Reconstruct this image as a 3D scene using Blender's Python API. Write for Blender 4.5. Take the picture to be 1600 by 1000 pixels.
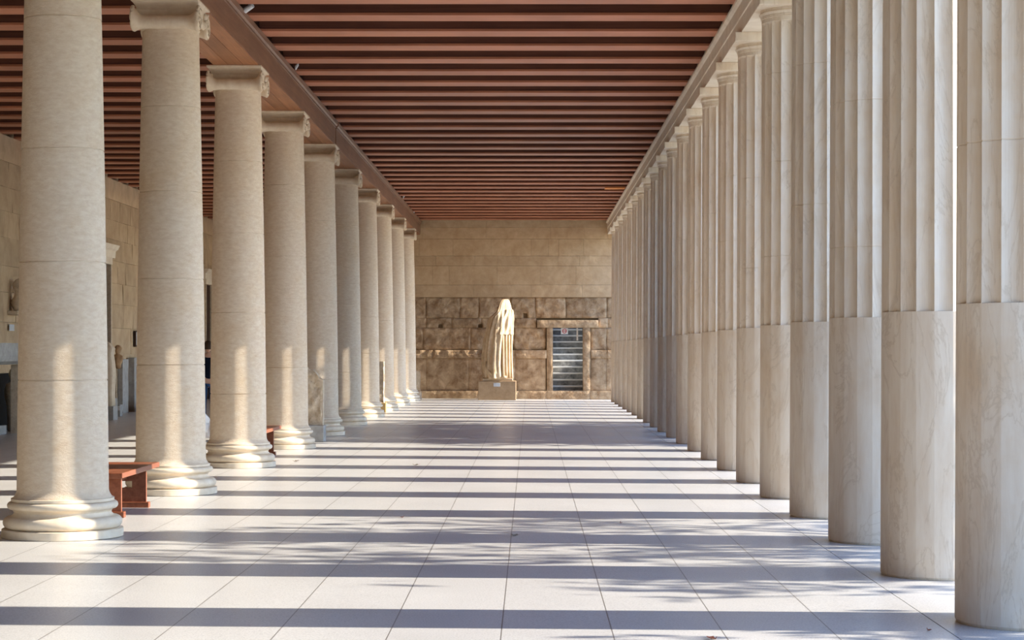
import bpy, bmesh, math, random
from mathutils import Vector, Matrix, noise
R = math.radians
PI = math.pi
for o in list(bpy.data.objects):
    bpy.data.objects.remove(o)
sc = bpy.context.scene
C = sc.collection
rng = random.Random(7)

# ------------------------------------------------------------------ camera, light, exposure
CAMZ = 1.507
cd = bpy.data.cameras.new('camera')
cam = bpy.data.objects.new('camera', cd)
C.objects.link(cam)
cam.location = (0, 0, CAMZ)
cam.rotation_euler = (R(90), 0, 0)
cd.sensor_width = 36.0
cd.sensor_fit = 'HORIZONTAL'
cd.lens = 3100.0 * 36.0 / 1600.0
cd.shift_x = -28.67 / 1600.0
cd.shift_y = 47.9 / 1600.0
cd.clip_end = 400
sc.camera = cam

SUN_EL = 26.9
w = bpy.data.worlds.new('world')
sc.world = w
w.use_nodes = True
wn = w.node_tree.nodes
wl = w.node_tree.links
wn.clear()
wo = wn.new('ShaderNodeOutputWorld')
bg = wn.new('ShaderNodeBackground')
sky = wn.new('ShaderNodeTexSky')
sky.sky_type = 'NISHITA'
sky.sun_disc = False
sky.sun_elevation = R(SUN_EL)
sky.sun_rotation = R(90)
sky.altitude = 100
sky.air_density = 1.0
sky.dust_density = 0.4
sky.ozone_density = 1.6
bg.inputs['Strength'].default_value = 0.48
tint = wn.new('ShaderNodeMix')
tint.data_type = 'RGBA'
tint.blend_type = 'MULTIPLY'
tint.inputs[0].default_value = 1.0
tint.inputs[7].default_value = (0.81, 0.97, 1.22, 1)
wl.new(sky.outputs[0], tint.inputs[6])
wl.new(tint.outputs[2], bg.inputs['Color'])
wl.new(bg.outputs[0], wo.inputs['Surface'])

sl = bpy.data.lights.new('sun', 'SUN')
sl.energy = 10.5
sl.angle = R(0.53)
sl.color = (1.0, 0.92, 0.79)
so = bpy.data.objects.new('sun', sl)
C.objects.link(so)
so.location = (30, 30, 20)
SUN_AZ = 0.2                                   # a hair behind square to the colonnade
so.rotation_euler = (0, R(90 - SUN_EL), R(-SUN_AZ))

vs = sc.view_settings
vs.view_transform = 'Standard'
vs.look = 'None'
vs.gamma = 1.0
vs.use_curve_mapping = False
vs.exposure = 0.27
sc.cycles.max_bounces = 10
sc.cycles.diffuse_bounces = 7
sc.cycles.glossy_bounces = 3
sc.cycles.use_denoising = True
sc.cycles.sample_clamp_indirect = 8.0

# ------------------------------------------------------------------ materials
class N:
    """small helper around a material's node tree"""
    def __init__(s, name, rough=0.7, spec=0.3):
        s.m = bpy.data.materials.new(name)
        s.m.use_nodes = True
        s.n = s.m.node_tree.nodes
        s.l = s.m.node_tree.links
        s.b = s.n['Principled BSDF']
        s.b.inputs['Roughness'].default_value = rough
        s.b.inputs['Specular IOR Level'].default_value = spec
    def new(s, t, **k):
        q = s.n.new(t)
        for a, v in k.items():
            setattr(q, a, v)
        return q
    def coords(s, scale=(1, 1, 1), rand=True):
        tc = s.new('ShaderNodeTexCoord')
        src = tc.outputs['Object']
        if rand:
            oi = s.new('ShaderNodeObjectInfo')
            mu = s.new('ShaderNodeMath', operation='MULTIPLY')
            mu.inputs[1].default_value = 37.0
            s.l.new(oi.outputs['Random'], mu.inputs[0])
            ad = s.new('ShaderNodeVectorMath', operation='ADD')
            s.l.new(src, ad.inputs[0])
            s.l.new(mu.outputs[0], ad.inputs[1])
            src = ad.outputs[0]
        mp = s.new('ShaderNodeMapping')
        mp.inputs['Scale'].default_value = scale
        s.l.new(src, mp.inputs['Vector'])
        return mp.outputs[0]
    def noise(s, vec, scale, detail=4, rough=0.6, dist=0.0):
        q = s.new('ShaderNodeTexNoise')
        q.inputs['Scale'].default_value = scale
        q.inputs['Detail'].default_value = detail
        q.inputs['Roughness'].default_value = rough
        q.inputs['Distortion'].default_value = dist
        s.l.new(vec, q.inputs['Vector'])
        return q.outputs['Fac']
    def ramp(s, fac, stops):
        q = s.new('ShaderNodeValToRGB')
        e = q.color_ramp.elements
        while len(e) < len(stops):
            e.new(0.5)
        for i, (p, c) in enumerate(stops):
            e[i].position = p
            e[i].color = (c[0], c[1], c[2], 1) if not isinstance(c, float) else (c, c, c, 1)
        s.l.new(fac, q.inputs[0])
        return q.outputs[0]
    def mix(s, a, b, fac=1.0, mode='MULTIPLY'):
        q = s.new('ShaderNodeMix', data_type='RGBA', blend_type=mode)
        if hasattr(fac, 'is_output'):
            s.l.new(fac, q.inputs[0])
        else:
            q.inputs[0].default_value = fac
        for v, i in ((a, 6), (b, 7)):
            if hasattr(v, 'is_output'):
                s.l.new(v, q.inputs[i])
            else:
                q.inputs[i].default_value = (v[0], v[1], v[2], 1)
        return q.outputs[2]
    def tint(s, col, amount):
        """per-object brightness variation"""
        oi = s.new('ShaderNodeObjectInfo')
        mr = s.new('ShaderNodeMapRange')
        mr.inputs[3].default_value = 1 - amount
        mr.inputs[4].default_value = 1.0
        s.l.new(oi.outputs['Random'], mr.inputs[0])
        hs = s.new('ShaderNodeHueSaturation')
        s.l.new(col, hs.inputs['Color'])
        s.l.new(mr.outputs[0], hs.inputs['Value'])
        return hs.outputs[0]
    def bump(s, fac, strength, dist=0.02):
        q = s.new('ShaderNodeBump')
        q.inputs['Strength'].default_value = strength
        q.inputs['Distance'].default_value = dist
        s.l.new(fac, q.inputs['Height'])
        s.l.new(q.outputs[0], s.b.inputs['Normal'])
    def done(s, col):
        s.l.new(col, s.b.inputs['Base Color'])
        return s.m

def stone(name, c1, c2, scale=(1, 1, 1), ns=6, rough=0.75, bump=0.25, bd=0.01, vein=None, tone=False, tintv=0.08, spec=0.25, stain=None):
    k = N(name, rough, spec)
    v = k.coords(scale)
    f = k.noise(v, ns, 6, 0.65, 0.3)
    col = k.ramp(f, [(0.32, c1), (0.68, c2)])
    if stain:
        v2 = k.coords((1, 1, 1))
        g = k.noise(v2, 1.3, 5, 0.7)
        msk = k.ramp(g, [(0.5, 0.0), (0.75, 1.0)])
        col = k.mix(col, stain, msk, 'MULTIPLY')
    if vein:
        v3 = k.coords((1.6, 1.6, 0.45))
        g = k.noise(v3, 1.5, 8, 0.62, 1.6)
        msk = k.ramp(g, [(0.485, 0.0), (0.5, 0.55), (0.52, 0.0)])
        col = k.mix(col, vein, msk, 'MIX')
    if tone:
        at = k.new('ShaderNodeAttribute', attribute_name='tone')
        hs = k.new('ShaderNodeHueSaturation')
        k.l.new(col, hs.inputs['Color'])
        k.l.new(at.outputs['Fac'], hs.inputs['Value'])
        col = hs.outputs[0]
    if tintv:
        col = k.tint(col, tintv)
    k.bump(k.noise(v, ns * 3, 5, 0.7), bump, bd)
    return k.done(col)

def plain(name, c, rough=0.6, spec=0.3):
    k = N(name, rough, spec)
    v = k.coords((1, 1, 1))
    f = k.noise(v, 14, 3)
    return k.done(k.ramp(f, [(0.3, tuple(x * 0.88 for x in c)), (0.7, c)]))

def wood(name, c1, c2, grain, rough=0.5, tone=False, tintv=0.15, spec=0.3):
    k = N(name, rough, spec)
    sc_ = [9, 9, 9]
    sc_[grain] = 0.35
    v = k.coords(sc_)
    f = k.noise(v, 2.2, 6, 0.65, 0.6)
    col = k.ramp(f, [(0.3, c1), (0.7, c2)])
    v2 = k.coords((0.5, 0.5, 0.5))
    col = k.mix(col, k.ramp(k.noise(v2, 2.0, 3), [(0.35, (0.78, 0.78, 0.78)), (0.65, (1, 1, 1))]), 1.0)
    if tintv:
        col = k.tint(col, tintv)
    k.bump(f, 0.25, 0.006)
    return k.done(col)

M_IONIC = stone('honey_marble', (0.69, 0.545, 0.395), (0.80, 0.68, 0.53), (1.6, 1.6, 4.0), 8, 0.72, 0.6, 0.010, stain=(0.95, 0.89, 0.80), tintv=0.10)
M_BASE = stone('base_marble', (0.68, 0.56, 0.41), (0.80, 0.70, 0.56), (1, 1, 1), 6, 0.6, 0.2, 0.006, tintv=0.06)
M_CAP = stone('capital_marble', (0.65, 0.52, 0.37), (0.76, 0.645, 0.495), (1, 1, 1), 9, 0.7, 0.25, 0.006, tintv=0.06)
M_DORIC = stone('white_marble', (0.72, 0.60, 0.46), (0.83, 0.745, 0.615), (2.2, 2.2, 0.35), 4, 0.62, 0.15, 0.006, vein=(0.60, 0.49, 0.36), stain=(0.93, 0.87, 0.79), tintv=0.08)
M_ARCH = stone('architrave_marble', (0.68, 0.58, 0.45), (0.79, 0.70, 0.57), (1, 1, 1), 4, 0.65, 0.15, 0.006, tintv=0.0)
M_NEWWALL = stone('ashlar_limestone', (0.45, 0.30, 0.165), (0.585, 0.42, 0.255), (1, 1, 1), 3, 0.85, 0.5, 0.02, tone=True, tintv=0.0)
M_OLDWALL = stone('weathered_limestone', (0.27, 0.16, 0.08), (0.66, 0.48, 0.30), (1, 1, 1), 3.2, 0.9, 0.9, 0.04, tone=True, tintv=0.0)
M_LEFTWALL = stone('tan_ashlar', (0.45, 0.32, 0.195), (0.585, 0.435, 0.275), (1, 1, 1), 2.4, 0.85, 0.5, 0.02, tone=True, tintv=0.0)
M_FRAGMENT = stone('carved_stone', (0.50, 0.39, 0.27), (0.72, 0.60, 0.45), (1, 1, 1), 12, 0.85, 0.6, 0.02, tintv=0.12)
M_GREYSTONE = stone('grey_stone', (0.32, 0.31, 0.29), (0.46, 0.45, 0.43), (1, 1, 1), 6, 0.8, 0.4, 0.01, tintv=0.1)
M_STATUE = stone('statue_marble', (0.46, 0.32, 0.185), (0.68, 0.535, 0.36), (1, 1, 1), 4, 0.7, 0.4, 0.015, tintv=0.0)
M_PEDESTAL = stone('pedestal_stone', (0.33, 0.22, 0.125), (0.44, 0.31, 0.19), (1, 1, 1), 8, 0.8, 0.3, 0.01, tintv=0.0)
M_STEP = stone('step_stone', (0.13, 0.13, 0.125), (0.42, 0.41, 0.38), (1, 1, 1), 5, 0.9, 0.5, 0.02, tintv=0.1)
M_NOSE = plain('nosing_marble', (0.85, 0.82, 0.76), 0.6)
M_JOIST_SHADED = wood('shaded_joist_wood', (0.115, 0.038, 0.022), (0.18, 0.065, 0.037), 0, 0.5, spec=0.3)  # joist sides darkened, shade between the joists put into the wood colour
M_JOIST_LIT = wood('lit_joist_wood', (0.41, 0.145, 0.075), (0.60, 0.24, 0.13), 0, 0.45, spec=0.35)  # joist underside lightened, floor bounce put into the wood colour
M_BEAMBOARD_LIT = wood('lit_beam_board_wood', (0.34, 0.135, 0.055), (0.50, 0.22, 0.10), 1, 0.45, tintv=0.25, spec=0.35)  # planks under the beam, lightened as if by bounce from the floor
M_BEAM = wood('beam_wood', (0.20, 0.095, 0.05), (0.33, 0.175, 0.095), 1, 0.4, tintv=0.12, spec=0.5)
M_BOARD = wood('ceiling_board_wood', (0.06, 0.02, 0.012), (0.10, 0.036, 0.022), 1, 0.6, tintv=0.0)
M_BENCH = wood('bench_wood', (0.19, 0.055, 0.025), (0.31, 0.105, 0.05), 1, 0.4, tintv=0.0)
M_SUN_PATCH = wood('orange_sun_patch', (0.80, 0.26, 0.05), (0.95, 0.36, 0.08), 0, 0.5, tintv=0.0)  # glow of reflected sunlight given as an orange surface colour
M_DARK = plain('dark_opening', (0.018, 0.016, 0.015), 0.9, 0.1)
M_DOORWOOD = wood('door_wood', (0.035, 0.018, 0.012), (0.07, 0.035, 0.02), 2, 0.6, tintv=0.0)
M_WHITE = plain('white_paint', (0.82, 0.82, 0.82), 0.5)
M_CARD = plain('label_card', (0.55, 0.58, 0.62), 0.5)
M_RED = plain('sign_red', (0.55, 0.12, 0.14), 0.5)
M_NAVY = plain('navy_cloth', (0.008, 0.011, 0.022), 0.9, 0.1)
M_JEANS = plain('blue_denim', (0.035, 0.07, 0.16), 0.9, 0.1)
M_WHITECLOTH = plain('white_cloth', (0.86, 0.86, 0.86), 0.9, 0.1)
M_SKIN = plain('skin', (0.68, 0.40, 0.28), 0.6)
M_HAIR = plain('brown_hair', (0.06, 0.035, 0.02), 0.7)
M_BARK = stone('bark', (0.10, 0.07, 0.05), (0.20, 0.15, 0.11), (3, 3, 0.6), 5, 0.9, 0.6, 0.03)
M_LEAFG = plain('green_leaves', (0.07, 0.12, 0.035), 0.7)
M_LEAFB = plain('brown_leaf', (0.28, 0.10, 0.06), 0.8)
M_LEAFK = plain('grey_brown_leaf', (0.22, 0.18, 0.14), 0.8)

def make_floor_mat():
    k = N('terrazzo_slabs', 0.30, 0.35)
    tc = k.new('ShaderNodeTexCoord')
    sp = k.new('ShaderNodeSeparateXYZ')
    k.l.new(tc.outputs['Object'], sp.inputs[0])
    def ma(op, a, b=None, c=None):
        q = k.new('ShaderNodeMath', operation=op)
        for i, v in enumerate((a, b, c)):
            if v is None: continue
            if hasattr(v, 'is_output'): k.l.new(v, q.inputs[i])
            else: q.inputs[i].default_value = v
        return q.outputs[0]
    u = ma('DIVIDE', ma('ADD', sp.outputs[0], 0.158 + 0.605 * 40), 0.605)
    fr = ma('ABSOLUTE', ma('SUBTRACT', ma('FRACT', ma('ADD', u, 0.5)), 0.5))
    lineu = ma('MULTIPLY', ma('LESS_THAN', fr, 0.0055), ma('LESS_THAN', sp.outputs[0], 2.1))
    vv = ma('DIVIDE', ma('ADD', sp.outputs[1], 50), 0.905)
    frv = ma('ABSOLUTE', ma('SUBTRACT', ma('FRACT', ma('ADD', vv, 0.5)), 0.5))
    linev = ma('MULTIPLY', ma('LESS_THAN', frv, 0.002), 0.04)
    line = ma('MAXIMUM', lineu, linev)
    cell = k.new('ShaderNodeCombineXYZ')
    k.l.new(ma('FLOOR', u), cell.inputs[0])
    k.l.new(ma('FLOOR', vv), cell.inputs[1])
    wnn = k.new('ShaderNodeTexWhiteNoise', noise_dimensions='2D')
    k.l.new(cell.outputs[0], wnn.inputs['Vector'])
    v = tc.outputs['Object']
    f1 = k.noise(v, 95, 2, 0.8)
    col = k.ramp(f1, [(0.34, (0.40, 0.395, 0.385)), (0.5, (0.575, 0.565, 0.545)), (0.7, (0.66, 0.65, 0.63))])
    f2 = k.noise(v, 1.1, 5, 0.6)
    col = k.mix(col, k.ramp(f2, [(0.3, (0.90, 0.90, 0.90)), (0.7, (1, 1, 1))]), 1.0)
    mr = k.new('ShaderNodeMapRange')
    mr.inputs[3].default_value = 0.975
    mr.inputs[4].default_value = 1.015
    k.l.new(wnn.outputs['Value'], mr.inputs[0])
    hs = k.new('ShaderNodeHueSaturation')
    k.l.new(col, hs.inputs['Color'])
    k.l.new(mr.outputs[0], hs.inputs['Value'])
    col = k.mix(hs.outputs[0], (0.16, 0.15, 0.14), line, 'MIX')
    k.bump(f1, 0.06, 0.002)
    return k.done(col)
M_FLOOR = make_floor_mat()
M_GROUND = stone('dry_earth', (0.30, 0.29, 0.25), (0.42, 0.40, 0.35), (1, 1, 1), 0.8, 0.95, 0.4, 0.03, tintv=0.0)

# ------------------------------------------------------------------ mesh helpers
def obj(name, bm, mat, parent=None, loc=None, smooth=False):
    me = bpy.data.meshes.new(name)
    bmesh.ops.recalc_face_normals(bm, faces=bm.faces)
    bm.to_mesh(me)
    bm.free()
    mats = mat if isinstance(mat, (list, tuple)) else [mat]
    for m in mats:
        me.materials.append(m)
    if smooth:
        for p in me.polygons:
            p.use_smooth = True
        if smooth is not True:
            me.set_sharp_from_angle(angle=R(smooth))
    o = bpy.data.objects.new(name, me)
    C.objects.link(o)
    if parent is not None:
        o.parent = parent
    if loc is not None:
        o.location = loc
    return o
def tag(o, label=None, cat=None, group=None, kind=None):
    if label: o['label'] = label
    if cat: o['category'] = cat
    if group: o['group'] = group
    if kind: o['kind'] = kind
    return o
def thing(name, label, cat, loc=(0, 0, 0), group=None, rz=0):
    o = bpy.data.objects.new(name, None)
    o.empty_display_size = 0.2
    C.objects.link(o)
    o.location = loc
    o.rotation_euler = (0, 0, rz)
    return tag(o, label, cat, group, 'thing')
def box(bm, x0, x1, y0, y1, z0, z1, bev=0.0):
    r = bmesh.ops.create_cube(bm, size=1.0)
    vs_ = r['verts']
    bmesh.ops.scale(bm, vec=(x1 - x0, y1 - y0, z1 - z0), verts=vs_)
    bmesh.ops.translate(bm, vec=((x0 + x1) / 2, (y0 + y1) / 2, (z0 + z1) / 2), verts=vs_)
    if bev > 0:
        es = list({e for v in vs_ for e in v.link_edges})
        bmesh.ops.bevel(bm, geom=es, offset=bev, segments=2, profile=0.5, affect='EDGES')
def lathe(bm, prof, segs=48, M=None, cap=True):
    """prof: list of (radius, height); turned round z, then moved by M"""
    M = M or Matrix.Identity(4)
    rings = []
    for r, z in prof:
        rings.append([bm.verts.new(M @ Vector((r * math.cos(2 * PI * i / segs), r * math.sin(2 * PI * i / segs), z))) for i in range(segs)])
    for a, b in zip(rings, rings[1:]):
        for i in range(segs):
            j = (i + 1) % segs
            bm.faces.new((a[i], a[j], b[j], b[i]))
    if cap:
        bm.faces.new(rings[0][::-1])
        bm.faces.new(rings[-1])
    return rings
def tube(bm, pts, rad, segs=8):
    rings = []
    n = len(pts)
    for i, p in enumerate(pts):
        p = Vector(p)
        d = (Vector(pts[min(i + 1, n - 1)]) - Vector(pts[max(i - 1, 0)])).normalized()
        up = Vector((0, 0, 1)) if abs(d.z) < 0.9 else Vector((1, 0, 0))
        a = d.cross(up).normalized()
        b = d.cross(a)
        r = rad[i] if isinstance(rad, (list, tuple)) else rad
        rings.append([bm.verts.new(p + r * (a * math.cos(2 * PI * k / segs) + b * math.sin(2 * PI * k / segs))) for k in range(segs)])
    for a, b in zip(rings, rings[1:]):
        for i in range(segs):
            j = (i + 1) % segs
            bm.faces.new((a[i], a[j], b[j], b[i]))
    bm.faces.new(rings[0][::-1])
    bm.faces.new(rings[-1])
def prism(bm, poly, y0, y1):
    """outline in x,z pushed from y0 to y1"""
    a = [bm.verts.new((x, y0, z)) for x, z in poly]
    b = [bm.verts.new((x, y1, z)) for x, z in poly]
    bm.faces.new(a)
    bm.faces.new(b[::-1])
    n = len(poly)
    for i in range(n):
        j = (i + 1) % n
        bm.faces.new((a[i], b[i], b[j], a[j]))
def extrude_y(bm, poly, y0, y1):
    prism(bm, poly, y0, y1)
def rough_box(x0, x1, y0, y1, z0, z1, amp=0.015, freq=6, cuts=10, bev=0.01):
    bm = bmesh.new()
    box(bm, x0, x1, y0, y1, z0, z1)
    bmesh.ops.subdivide_edges(bm, edges=bm.edges[:], cuts=cuts, use_grid_fill=True)
    off = Vector((rng.random() * 40, rng.random() * 40, rng.random() * 40))
    bm.normal_update()
    for v in bm.verts:
        if v.co.z < z0 + 1e-4: continue
        d = noise.fractal(v.co * freq + off, 1.0, 2.0, 4) * amp
        v.co += v.normal * (d - amp * 0.5)
    return bm

ONES = 'zeroth first second third fourth fifth sixth seventh eighth ninth tenth eleventh twelfth thirteenth fourteenth fifteenth sixteenth seventeenth eighteenth nineteenth twentieth'.split()
def ordinal(n):
    if n <= 20: return ONES[n]
    if n < 30: return 'twenty-' + ONES[n - 20]
    if n == 30: return 'thirtieth'
    if n < 40: return 'thirty-' + ONES[n - 30]
    if n == 40: return 'fortieth'
    return 'forty-' + ONES[n - 40]

# ------------------------------------------------------------------ dimensions
Y0, YE = -6.0, 62.8            # where the gallery is closed off behind, and its end
XI, XD, XW = -3.80, 2.83, -9.97
def floor_z(x):
    return 0.0 if x <= XI else -(x - XI) * 0.00642
ZJ = 5.59                      # underside of the joists
ZA = 5.197                     # underside of the right architrave
ZB = 5.168                     # underside of the wooden beam

# ------------------------------------------------------------------ the setting
bm = bmesh.new()
xs = [XW - 0.5, XI, 2.30]
pro = [(x, floor_z(x)) for x in xs] + [(2.30, -0.3), (XW - 0.5, -0.3)]
extrude_y(bm, pro, Y0, YE + 0.6)
tag(obj('floor', bm, M_FLOOR), kind='structure')
bm = bmesh.new()
za, zb = floor_z(2.307), floor_z(3.42)
extrude_y(bm, [(2.307, za), (3.42, zb), (3.42, -0.30), (3.80, -0.30), (3.80, -0.58), (2.307, -0.58)], Y0, YE + 0.6)
tag(obj('trim_1', bm, M_FLOOR), 'pale stone stylobate edge under the fluted column row', 'stylobate', kind='structure')
bm = bmesh.new()
box(bm, 3.3, 90, -60, 140, -1.6, -0.58)
tag(obj('ground', bm, M_GROUND), kind='structure')
# boards above the joists
bm = bmesh.new()
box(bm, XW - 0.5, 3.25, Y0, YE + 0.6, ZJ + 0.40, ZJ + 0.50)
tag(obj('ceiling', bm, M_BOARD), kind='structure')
# marble architrave over the fluted columns
bm = bmesh.new()
extrude_y(bm, [(2.445, ZA), (2.445, ZA + 0.172), (2.43, ZA + 0.176), (2.43, ZA + 0.325), (2.412, ZA + 0.335), (2.392, ZA + 0.36), (2.392, ZJ),
               (2.46, ZJ), (2.46, ZJ + 0.9), (3.25, ZJ + 0.9), (3.25, ZJ), (3.235, ZA + 0.176), (3.22, ZA)], Y0, YE + 0.3)
tag(obj('trim_2', bm, M_ARCH, smooth=False), 'long pale marble architrave carried by the fluted columns', 'architrave', kind='structure')
# added wall behind the camera, keeps sky light out of the gallery
bm = bmesh.new()
box(bm, XW - 0.5, 3.2, Y0 - 0.4, Y0, -0.3, ZJ + 0.44)
tag(obj('wall_front_blocker', bm, M_LEFTWALL), kind='structure')

def block(bm, lay, u0, u1, z0, z1, front, amp, res, tone, seed, put, edge=0.02, freq=3.0, holes=(), ragged=0.0):
    """one dressed block: a bumpy face with sunk edges and short returns"""
    nu = max(2, int((u1 - u0) / res))
    nz = max(2, int((z1 - z0) / res))
    g = 0.0025
    u0 += g; u1 -= g; z0 += g; z1 -= g
    P = {}
    off = Vector((seed * 3.7, seed * 1.3, seed * 2.1))
    for i in range(nu + 1):
        for j in range(nz + 1):
            u = u0 + (u1 - u0) * i / nu
            z = z0 + (z1 - z0) * j / nz
            d = amp * noise.fractal(Vector((u, z, 0)) * freq + off, 0.9, 2.1, 5)
            e = min(u - u0, u1 - u, z - z0, z1 - z)
            d -= edge * max(0.0, 1 - e / (edge * 1.5 + 1e-4)) ** 2
            if ragged and z1 - z < 0.12:
                d -= ragged * max(0.0, noise.noise(Vector((u * 4, seed, 0))) + 0.15)
            for (hu, hz, hw, hh) in holes:
                if abs(u - hu) < hw and abs(z - hz) < hh: d -= 0.22
            P[i, j] = bm.verts.new(put(u, front + d, z))
    fs = []
    for i in range(nu):
        for j in range(nz):
            fs.append(bm.faces.new((P[i, j], P[i + 1, j], P[i + 1, j + 1], P[i, j + 1])))
    rim = [(i, 0) for i in range(nu)] + [(nu, j) for j in range(nz)] + [(i, nz) for i in range(nu, 0, -1)] + [(0, j) for j in range(nz, 0, -1)]
    for f in fs:
        f.smooth = True
    back, lip = {}, {}
    for (i, j) in rim:
        u = u0 + (u1 - u0) * i / nu
        z = z0 + (z1 - z0) * j / nz
        back[i, j] = bm.verts.new(put(u, -0.19, z))
        lip[i, j] = bm.verts.new(P[i, j].co)
    for a, b in zip(rim, rim[1:] + rim[:1]):
        fs.append(bm.faces.new((lip[a], back[a], back[b], lip[b])))
    for f in fs:
        f[lay] = tone

# ---- end wall
PX = 49.36
def ex(px): return (px - 828.7) / PX
def ez(py): return CAMZ + (547.9 - py) / PX
def put_end(u, d, z): return (u, YE - d, z)
bm = bmesh.new()
lay = bm.faces.layers.float.new('tone')
wr = random.Random(3)
sd = 1
def course(py0, py1, joints, front, amp, res, tone0, var, edge, freq=3.0, holes=(), ragged=0.0):
    global sd
    for a, b in zip(joints, joints[1:]):
        if a is None or b is None: continue
        block(bm, lay, ex(a), ex(b), ez(py1), ez(py0), front, amp, res, tone0 + wr.uniform(-var, var), sd, put_end, edge, freq, holes, ragged)
        sd += 1
L0 = 345                       # runs behind the smooth columns into the left aisle
LEFT_J = [L0, 392, 440, 486, 530, 578, 622]
course(338, 356, LEFT_J + [660, 760, 860, 950, 985], 0.03, 0.0024, 0.15, 1.02, 0.02, 0.002)
course(356, 373.5, LEFT_J + [660, 760, 860, 950, 985], 0.0, 0.0036, 0.12, 1.06, 0.03, 0.002)
course(373.5, 400, LEFT_J + [655, 708, 768, 830, 857, 873, 912, 985], 0.0, 0.0036, 0.12, 1.0, 0.05, 0.002)
course(400, 415.5, LEFT_J + [650, 681, 742, 778, 811, 872, 906, 985], 0.0, 0.0060, 0.08, 0.97, 0.06, 0.002, 4)
course(415.5, 445, LEFT_J + [640, 676, 702, 777, 844, 900, 985], 0.0, 0.0036, 0.12, 1.0, 0.05, 0.002)
course(445, 464.5, LEFT_J + [650, 740, 830, 910, 985], 0.0, 0.0060, 0.06, 0.98, 0.03, 0.002, 4)
upper_faces = len(bm.faces)
ho = [(ex(688), ez(510), 0.07, 0.08), (ex(750), ez(511), 0.07, 0.07), (ex(821), ez(493), 0.06, 0.05)]
lj = [L0, 420, 500, 575, 630]
course(464.5, 497, lj + [665, 719, 748, 797, 837, 884, 948, 985], -0.05, 0.05, 0.04, 0.85, 0.14, 0.03, 3.0, ho)
course(497, 512, lj + [666, 706, 752, 805, 838], -0.045, 0.04, 0.04, 0.92, 0.14, 0.025, 3.5, ho)
course(497, 512, [935, 950, 985], -0.045, 0.04, 0.04, 0.92, 0.14, 0.025, 3.5)
course(512, 547, lj + [661, 735, 760, 803, 853], -0.055, 0.045, 0.04, 0.95, 0.14, 0.025, 4.0)
course(512, 547, [923, 948, 985], -0.055, 0.04, 0.04, 0.85, 0.12, 0.025, 4.0)
course(547, 560, lj + [676, 753, 804, 854], 0.05, 0.02, 0.03, 1.05, 0.08, 0.012, 4.0, (), 0.06)
course(547, 560, [923, 948, 985], 0.045, 0.02, 0.035, 0.95, 0.08, 0.02, 4.0)
course(560, 610.5, lj + [666, 732, 763, 805, 853], 0.0, 0.016, 0.06, 1.0, 0.10, 0.015, 2.0)
course(560, 610.5, [923, 948, 985], 0.0, 0.02, 0.06, 0.9, 0.1, 0.015, 2.0)
course(610.5, 626, lj + [683, 748, 810, 854, 922, 985], 0.07, 0.015, 0.05, 1.0, 0.08, 0.015, 3.0)
bm.faces.ensure_lookup_table()
for i in range(upper_faces, len(bm.faces)):
    bm.faces[i].material_index = 1
nb = len(bm.faces)
xo0, xo1, zt, zb_ = ex(864), ex(911), ez(512), ez(611)
for (a, b, c, d) in ((XW - 0.4, xo0, -0.3, ZJ + 0.3), (xo1, 3.2, -0.3, ZJ + 0.3), (xo0, xo1, zt, ZJ + 0.3), (xo0, xo1, -0.3, zb_ - 0.03)):
    box(bm, a, b, YE + 0.17, YE + 0.5, c, d)
bm.faces.ensure_lookup_table()
for i in range(nb, len(bm.faces)):
    bm.faces[i][lay] = 0.45
tag(obj('wall_back', bm, [M_NEWWALL, M_OLDWALL]), kind='structure')
# the doorway's stones
t = tag(thing('door_1', 'open stone doorway in the end wall with stairs behind', 'doorway', (ex(887.5), YE, ez(611))), kind='structure')
def door_stone(name, p0, p1, q0, q1, front):
    b = bmesh.new()
    l_ = b.faces.layers.float.new('tone')
    global sd
    block(b, l_, ex(p0) - ex(887.5), ex(p1) - ex(887.5), ez(q1) - ez(611), ez(q0) - ez(611), front, 0.02, 0.05, 0.85, sd, lambda u, d, z: (u, -d, z), 0.02, 3)
    sd += 1
    box(b, ex(p0) - ex(887.5) + .01, ex(p1) - ex(887.5) - .01, 0.0, 0.45, ez(q1) - ez(611) + .01, ez(q0) - ez(611) - .01)
    for f in b.faces:
        if f[l_] == 0: f[l_] = 0.9
    obj(name, b, M_OLDWALL, t)
door_stone('door_jamb', 854, 864, 512, 611, 0.05)
door_stone('door_jamb', 911, 922.5, 512, 611, 0.05)
door_stone('door_lintel', 839, 935, 500, 512, 0.06)

# ---- stairs going up behind the doorway
st = thing('staircase', 'grey stone steps with white nosings behind the doorway', 'stairs', (ex(887.5), YE + 0.5, 0.0))
for i in range(11):
    z1 = 0.385 + 0.205 * (i - 1)
    y1 = 0.05 + 0.30 * i
    b = bmesh.new()
    box(b, -0.55, 0.55, y1, 3.6, z1 - 0.205, z1 - 0.05)
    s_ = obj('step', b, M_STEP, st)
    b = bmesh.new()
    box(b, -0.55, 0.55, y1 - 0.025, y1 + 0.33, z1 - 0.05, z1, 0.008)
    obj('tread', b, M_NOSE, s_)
bm = bmesh.new()
box(bm, ex(864) - 0.45, ex(864) - 0.08, YE + 0.5, YE + 4.5, -0.3, 4.2)
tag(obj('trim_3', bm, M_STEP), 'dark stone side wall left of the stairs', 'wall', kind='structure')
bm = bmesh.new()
box(bm, ex(911) + 0.08, ex(911) + 0.45, YE + 0.5, YE + 2.15, -0.3, 1.2)  # unseen wall, near part cut low to let sun onto the middle steps
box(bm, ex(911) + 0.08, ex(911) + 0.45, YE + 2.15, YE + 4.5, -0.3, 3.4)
tag(obj('trim_4', bm, M_STEP), 'added dark stone side wall right of the stairs, stepped to let sun in', 'wall', kind='structure')
bm = bmesh.new()
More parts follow.
